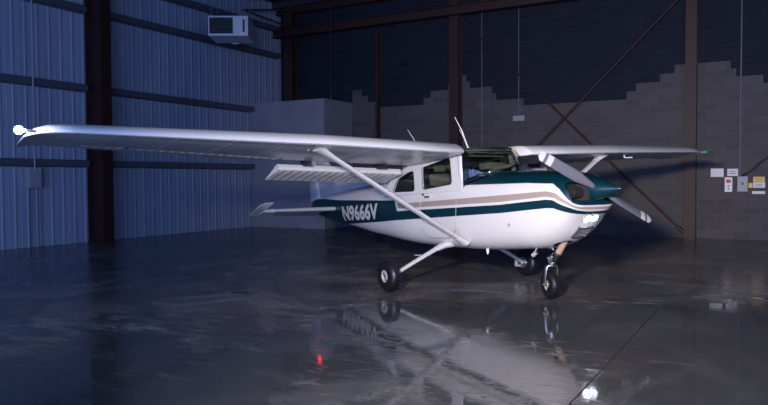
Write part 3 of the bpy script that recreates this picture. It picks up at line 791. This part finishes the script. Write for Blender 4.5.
# ---- tail: fin, rudder, stabiliser, elevator
def slab(pts2, y_of, thick, sc=1.):   # planform polygon rings -> lens section
    pass
def fin_mesh(prof, tmax):
    """prof: list of (z, xle, xte); symmetric section"""
    bm = bmesh.new(); rings = []
    us = [0, .03, .1, .25, .5, .8, 1.]; th = [0, .45, .8, 1., .85, .5, .12]
    for z, xl, xt, k in prof:
        r_ = [P(xl + (xt - xl) * u, tmax * k * h_, z) for u, h_ in zip(us, th)] + [P(xl + (xt - xl) * u, -tmax * k * h_, z) for u, h_ in list(zip(us, th))[:0:-1]]
        rings.append(r_)
    skin_rings(bm, rings); return bm
fin = part('vertical_fin', fin_mesh([(1.36, -4.55, -5.62, 1), (1.6, -4.80, -5.66, 1), (1.9, -5.08, -5.72, .85), (2.15, -5.33, -5.78, .65), (2.24, -5.45, -5.80, .5), (2.27, -5.56, -5.80, .25)], .055), white)
rud = part('rudder', fin_mesh([(1.14, -5.62, -5.90, .7), (1.4, -5.64, -6.04, .8), (1.9, -5.735, -6.08, .65), (2.15, -5.795, -6.10, .5), (2.25, -5.82, -6.10, .3)], .045), white)
bm = bmesh.new(); rings = []
for x, zt, w in ((-3.25, 1.575, .02), (-3.7, 1.615, .03), (-4.2, 1.65, .035), (-4.6, 1.69, .035), (-4.95, 1.77, .035)):
    rings.append([P(x, w, 1.45), P(x, w * .8, (1.45 + zt) / 2), P(x, .006, zt), P(x, -.006, zt), P(x, -w * .8, (1.45 + zt) / 2), P(x, -w, 1.45)])
skin_rings(bm, rings); part('dorsal_fin', bm, white)
bm = bmesh.new(); lathe(bm, [(0, .035), (.02, .04), (.07, .035), (.095, .015), (.10, 0)], P(-5.66, 0, 2.265), (0, 0, 1), 18); part('beacon_light', bm, redlens)
EV = radians(17)
def ev(x, y, z, hx=-5.33): # elevator drooped about its hinge
    dx, dz = x - hx, z - 1.19
    return P(hx + dx * cos(EV) - dz * sin(EV) * -1 * -1, y, 1.19 + dz * cos(EV) + dx * sin(EV))
for s in (1, -1):
    bm = bmesh.new(); rings = []
    us = [0, .03, .1, .3, .6, 1.]; th = [0, .5, .85, 1., .8, .45]
    for y, xl, xt, k in ((.06, -4.66, -5.31, 1), (.8, -4.72, -5.31, .85), (1.33, -4.77, -5.31, .7), (1.37, -4.78, -5.31, .7)):
        rings.append([P(xl + (xt - xl) * u, s * y, 1.19 + .045 * k * h_) for u, h_ in zip(us, th)] + [P(xl + (xt - xl) * u, s * y, 1.19 - .045 * k * h_) for u, h_ in list(zip(us, th))[:0:-1]])
    skin_rings(bm, rings); hs = part('horizontal_stabilizer', bm, wing_white)
    bm = bmesh.new(); rings = []
    U4, T4 = [0, .05, .4, 1], [.2, .9, .7, .12]
    for y, xl, xt, k in ((.12, -5.32, -5.72, 1), (.8, -5.32, -5.68, .85), (1.375, -5.32, -5.64, .7), (1.38, -4.84, -5.63, .7), (1.52, -4.86, -5.60, .55), (1.57, -4.95, -5.52, .3)):
        rings.append([ev(xl + (xt - xl) * u, s * y, 1.19 + .03 * k * h_) for u, h_ in zip(U4, T4)] + [ev(xl + (xt - xl) * u, s * y, 1.19 - .03 * k * h_) for u, h_ in list(zip(U4, T4))[::-1]])
    skin_rings(bm, rings); part('elevator', bm, white)

# ---- propeller and spinner
HB = P(1.01, 0, 1.245)
bm = bmesh.new(); lathe(bm, [(-.03, .125), (0, .127), (.04, .118), (.12, .091), (.2, .060), (.28, .027), (.325, .009), (.335, 0)], HB, (1, 0, -.02), 40); part('spinner', bm, teal)
bm = bmesh.new(); lathe(bm, [(-.06, .06), (.03, .06)], HB, (1, 0, 0), 20); prop_ = part('propeller', bm, alu)
pdir = Vector((0, -1.0, .41)).normalized(); pd2 = Vector((1, 0, 0)).cross(pdir)
for s in (1, -1):
    bm = bmesh.new(); rings = []; N = 22
    for k in range(N + 1):
        u = k / N; r_ = .07 + .98 * u
        ch = (.045 + .058 * min(1, u * 3.2) - .03 * max(0, u - .5)) * (math.sqrt(max(0, 1 - max(0, (u - .95) / .05) ** 2)) * .75 + .25)
        tk = .028 * (1 - u) ** 1.2 + .007; tw_ = radians(48 - 34 * u ** .6)
        c0 = HB + Vector((.01, 0, 0)) + pdir * s * r_
        cd = (pd2 * s * cos(tw_) + Vector((-1, 0, 0)) * sin(tw_)); nd = cd.cross(pdir * s)
        rings.append([c0 + cd * ch * cos(2 * pi * q / 14) * .62 + nd * tk * sin(2 * pi * q / 14) for q in range(14)])
    V = skin_rings(bm, rings)
    for f in bm.faces:
        cc = f.calc_center_median(); rr = (cc - HB).dot(pdir * s)
        if .84 < rr < .90 or .945 < rr < 1.03: f.material_index = 1
    part('blade', bm, [blade_m, white], angle=50, parent=prop_)
# ---- landing gear
def wheel(cx, cy, cz, R_, w, inner, name='main_wheel'):
    """lathe about the y axis"""
    o = P(cx, cy, cz); ax = (0, 1, 0)
    bm = bmesh.new(); prof = []; rim = R_ * .40
    for k in range(19):
        a = -pi * .5 + pi * k / 18 * 1.0
        prof.append((sin(a) * w / 2, rim + (R_ - rim) * (max(0, cos(a)) ** .55)))
    # tread grooves
    pr2 = []
    for tt_, rr in prof:
        pr2.append((tt_, rr))
    pr2 = [(-w * .36, rim)] + pr2 + [(w * .36, rim)]
    lathe(bm, pr2, o, ax, 48, cap=False)
    tyre_bm = bm
    for g_ in (-.3, -.1, .1, .3):
        lathe(bm, [(g_ * w * .8 - .004, R_ * .97), (g_ * w * .8 - .003, R_ * (1.004 - g_ * g_ * .25)), (g_ * w * .8 + .003, R_ * (1.004 - g_ * g_ * .25)), (g_ * w * .8 + .004, R_ * .97)], o, ax, 48, cap=False)
    bm = bmesh.new(); prof = [(-w * .37, 0), (-w * .37, R_ * .14), (-w * .30, R_ * .16), (-w * .26, R_ * .31), (-w * .37, R_ * .38), (-w * .39, R_ * .405), (-w * .3, R_ * .41), (w * .3, R_ * .41), (w * .39, R_ * .405), (w * .37, R_ * .38), (w * .26, R_ * .31), (w * .30, R_ * .16), (w * .37, R_ * .14), (w * .37, 0)]
    lathe(bm, prof, o, ax, 32)
    tyre = part(name, bm, hubm, angle=30)
    part('tyre', tyre_bm, rubber, angle=60, parent=tyre)
    for side in (-1, 1):
        for k in range(3):
            a = 2 * pi * k / 3 + .5; bm = bmesh.new()
            c_ = o + Vector((cos(a) * R_ * .26, side * w * .30, sin(a) * R_ * .26))
            lathe(bm, [(0, R_ * .07), (.004, R_ * .07)], c_, (0, side, 0), 14); part('lightening_hole', bm, dark, parent=tyre)
    bm = bmesh.new(); lathe(bm, [(-w * .42, .022), (w * .42, .022)], o, ax, 12); part('axle_nut', bm, alu, parent=tyre)
    return tyre
for s in (1, -1):
    wheel(-1.47, s * 1.315, .215, .215, .155, -s)
    bm = bmesh.new(); Pt = [P(-1.36, s * .36, .60), P(-1.38, s * .50, .555), P(-1.42, s * .85, .40), P(-1.46, s * 1.16, .255), P(-1.47, s * 1.23, .215)]
    tube(bm, Pt, [.048, .044, .038, .034, .028], 16, flat=((1, 0, 0), 1.25, .7)); lg = part('main_gear_leg', bm, white)
    bm = bmesh.new(); tube(bm, [P(-1.36, s * .30, .60), P(-1.37, s * .44, .575), P(-1.385, s * .54, .535)], [.085, .066, .05], 16, flat=((1, 0, 0), 1.3, .7)); part('leg_fairing', bm, white, parent=lg)
    bm = bmesh.new(); box(bm, (-1.60 + 1.46, -s * .72 - .05, .452), (-1.42 + 1.46, -s * .72 + .05, .462), .003); part('step', bm, white, False, parent=lg)
    bm = bmesh.new(); lathe(bm, [(0, .085), (.012, .085)], P(-1.47, s * 1.225, .215), (0, -s, 0), 24); bd = part('brake_disc', bm, alu)
    bm = bmesh.new(); box(bm, (-1.60 + 1.46, -s * 1.22 - .035, .15), (-1.52 + 1.46, -s * 1.22 + .035, .26), .01); part('brake_caliper', bm, hubm, False, parent=bd)
    bm = bmesh.new(); lathe(bm, [(0, .03), (.12, .03)], P(-1.47, s * 1.15, .215), (0, -s, 0), 14); part('axle', bm, alu)
# nose gear: raked oleo, fork, scissor links
NR = .185; NW = P(.175, 0, -.10 + NR - .002)
T0, T1 = P(.56, 0, .74), P(.25, 0, .335)
bm = bmesh.new(); tube(bm, [T0, T0.lerp(T1, .62)], .042, 20); ng = part('nose_strut', bm, strut_m)
bm = bmesh.new(); tube(bm, [T0.lerp(T1, .6), T1], .028, 20); part('oleo_piston', bm, chrome, parent=ng)
bm = bmesh.new(); tube(bm, [T0.lerp(T1, .60), T0.lerp(T1, .66)], .05, 20); part('strut_collar', bm, alu, parent=ng)
bm = bmesh.new(); tube(bm, [T1 + Vector((.012, 0, .035)), T1 + Vector((-.004, 0, -.01))], .046, 20); part('strut_collar', bm, alu, parent=ng)
wheel(.175, 0, -.10 + NR - .002, NR, .115, 1, 'nose_wheel')
for s in (1, -1):
    bm = bmesh.new(); yf = s * .078
    tube(bm, [T1 + Vector((-.005, -s * .01, .0)), T1 + Vector((-.015, -yf * .75, -.015)), T1 + Vector((-.02, -yf, -.06)), Vector((NW.x + .03, -yf, NW.z + .09)), Vector((NW.x, -yf, NW.z))], [.03, .028, .024, .02, .018], 12, flat=((1, 0, 0), 1.3, .6))
    part('nose_fork', bm, alu, parent=ng)
bm = bmesh.new(); tube(bm, [NW + Vector((0, -.10, 0)), NW + Vector((0, .10, 0))], .016, 12); part('nose_axle', bm, alu, parent=ng)
bm = bmesh.new(); k1 = T0.lerp(T1, .64); k2 = Vector((k1.x - .17, 0, (k1.z + T1.z) / 2 + .01))
for s in (1, -1):
    tube(bm, [k1 + Vector((0, s * .035, 0)), k2 + Vector((0, s * .012, 0))], .01, 8); tube(bm, [T1 + Vector((0, s * .035, .01)), k2 + Vector((0, s * .012, 0))], .01, 8)
lathe(bm, [(-.03, .016), (.03, .016)], k2, (0, 1, 0), 12); part('torque_link', bm, alu, parent=ng)
bm = bmesh.new(); a_ = k1 + Vector((-.02, -.05, .05)); tube(bm, [a_, a_ + Vector((-.04, -.02, .02)), a_ + Vector((-.16, -.02, .06))], .018, 10); tube(bm, [a_ + Vector((-.16, -.02, .06)), a_ + Vector((-.2, -.02, .075))], .03, 10); part('shimmy_damper', bm, chrome, parent=ng)
bm = bmesh.new(); tube(bm, [P(.18, .16, .62), P(.16, .17, .50), P(.10, .17, .46)], .028, 12); part('exhaust_pipe', bm, hubm)
bm = bmesh.new(); lathe(bm, [(0, .02), (.06, .016), (.08, .008)], P(-.70, .2, .535), (0, 0, -1), 10); part('fuel_drain', bm, antm)
# the nose wheel stands steered a little to starboard
STEER = Matrix.Translation(T1) @ Matrix.Rotation(radians(-20), 4, 'Z') @ Matrix.Translation(-T1)
for o in list(AP.children_recursive):
    n_ = o.name.split('.')[0]
    if n_ in ('nose_wheel', 'nose_fork', 'nose_axle', 'torque_link') or (o.parent and o.parent.name.startswith('nose_wheel')): o.data.transform(STEER)
# antennas on the roof
bm = bmesh.new(); tube(bm, [P(-1.12, .10, 1.93), P(-1.22, .12, 2.20), P(-1.34, .14, 2.41)], [.012, .008, .004], 8); lathe(bm, [(0, .03), (.02, .02)], P(-1.12, .10, 1.93), (0, 0, 1), 12); part('whip_antenna', bm, antm)
bm = bmesh.new(); tube(bm, [P(-1.12, .10, 1.93), P(-1.19, .13, 2.13), P(-1.24, .15, 2.22)], [.009, .006, .003], 8); part('whip_antenna', bm, antm)
bm = bmesh.new(); tube(bm, [P(-2.02, .3, 2.03), P(-2.15, .3, 2.2), P(-2.28, .3, 2.34)], [.008, .005, .003], 8); part('whip_antenna', bm, antm)
# wing-root fuel vent + pitot + OAT probe, tie down rings
bm = bmesh.new(); tube(bm, [P(-.9, -3.1, 1.93), P(-.9, -3.1, 1.83), P(-.75, -3.1, 1.82)], .012, 8); part('pitot_tube', bm, antm)
for s in (1, -1):
    bm = bmesh.new(); c_ = P(-1.02, s * 2.72, 1.855); pts_ = [c_ + Vector((cos(2 * pi * k / 16) * .022, 0, sin(2 * pi * k / 16) * .022)) for k in range(17)]; tube(bm, pts_, .005, 6); part('tie_down_ring', bm, alu)
bm = bmesh.new(); lathe(bm, [(0, .022), (.004, .022)], P(.02, hwid(.02, 1.02) - .001, .86), (0, -1, 0), 14); part('cowl_fastener', bm, hubm)

# ------------------------------------------------------------------ lights
def area(name, loc, target, size, sy, col, en, spread=180):
    L_ = bpy.data.lights.new(name, 'AREA'); L_.shape = 'RECTANGLE'; L_.size = size; L_.size_y = sy; L_.color = col; L_.energy = en; L_.spread = radians(spread)
    o = bpy.data.objects.new(name, L_); COL.objects.link(o); o.location = loc
    o.rotation_euler = (Vector(target) - Vector(loc)).to_track_quat('-Z', 'Y').to_euler(); return o
area('key_strobe', (-1.1, -.4, 2.5), (-1.7, 9.0, 1.2), .45, .3, (1., .89, .80), 310, 80)
area('blue_fill_light', (0, YF + .2, 2.4), (-6.0, 14, 1.4), 22, 4.4, (.27, .43, 1.), 2450)  # added blue fill behind the camera for walls and floor; no door is modelled
pl = bpy.data.lights.new('tip_strobe_lamp', 'POINT'); pl.energy = 2.5; pl.color = (.7, .8, 1); pl.shadow_soft_size = .05
o = bpy.data.objects.new('tip_strobe_lamp', pl); COL.objects.link(o); o.parent = AP; o.location = STROBE
w = bpy.data.worlds.new('World'); scene.world = w; w.use_nodes = True
w.node_tree.nodes['Background'].inputs[0].default_value = (.05, .1, .3, 1); w.node_tree.nodes['Background'].inputs[1].default_value = .35

# ------------------------------------------------------------------ camera
cam = bpy.data.cameras.new('camera'); co = bpy.data.objects.new('camera', cam); COL.objects.link(co); scene.camera = co
cam.sensor_width = 36; cam.lens = 694.98 / 768 * 36; cam.clip_end = 200
th = math.atan(396 / 695); pit = radians(1.9158); roll = radians(-.2863)
H = Vector((-sin(th), cos(th), 0)); Rv = Vector((cos(th), sin(th), 0)); U = Vector((0, 0, 1))
F = (H * cos(pit) - U * sin(pit)).normalized(); up = (U * cos(pit) + H * sin(pit)).normalized()
r2 = Rv * cos(roll) + up * sin(roll); u2 = up * cos(roll) - Rv * sin(roll)
co.matrix_world = Matrix(((r2.x, u2.x, -F.x, 0), (r2.y, u2.y, -F.y, 0), (r2.z, u2.z, -F.z, 1.524), (0, 0, 0, 1)))

scene.view_settings.view_transform = 'Standard'; scene.view_settings.look = 'None'
scene.view_settings.exposure = 0; scene.view_settings.gamma = 1; scene.view_settings.use_curve_mapping = False
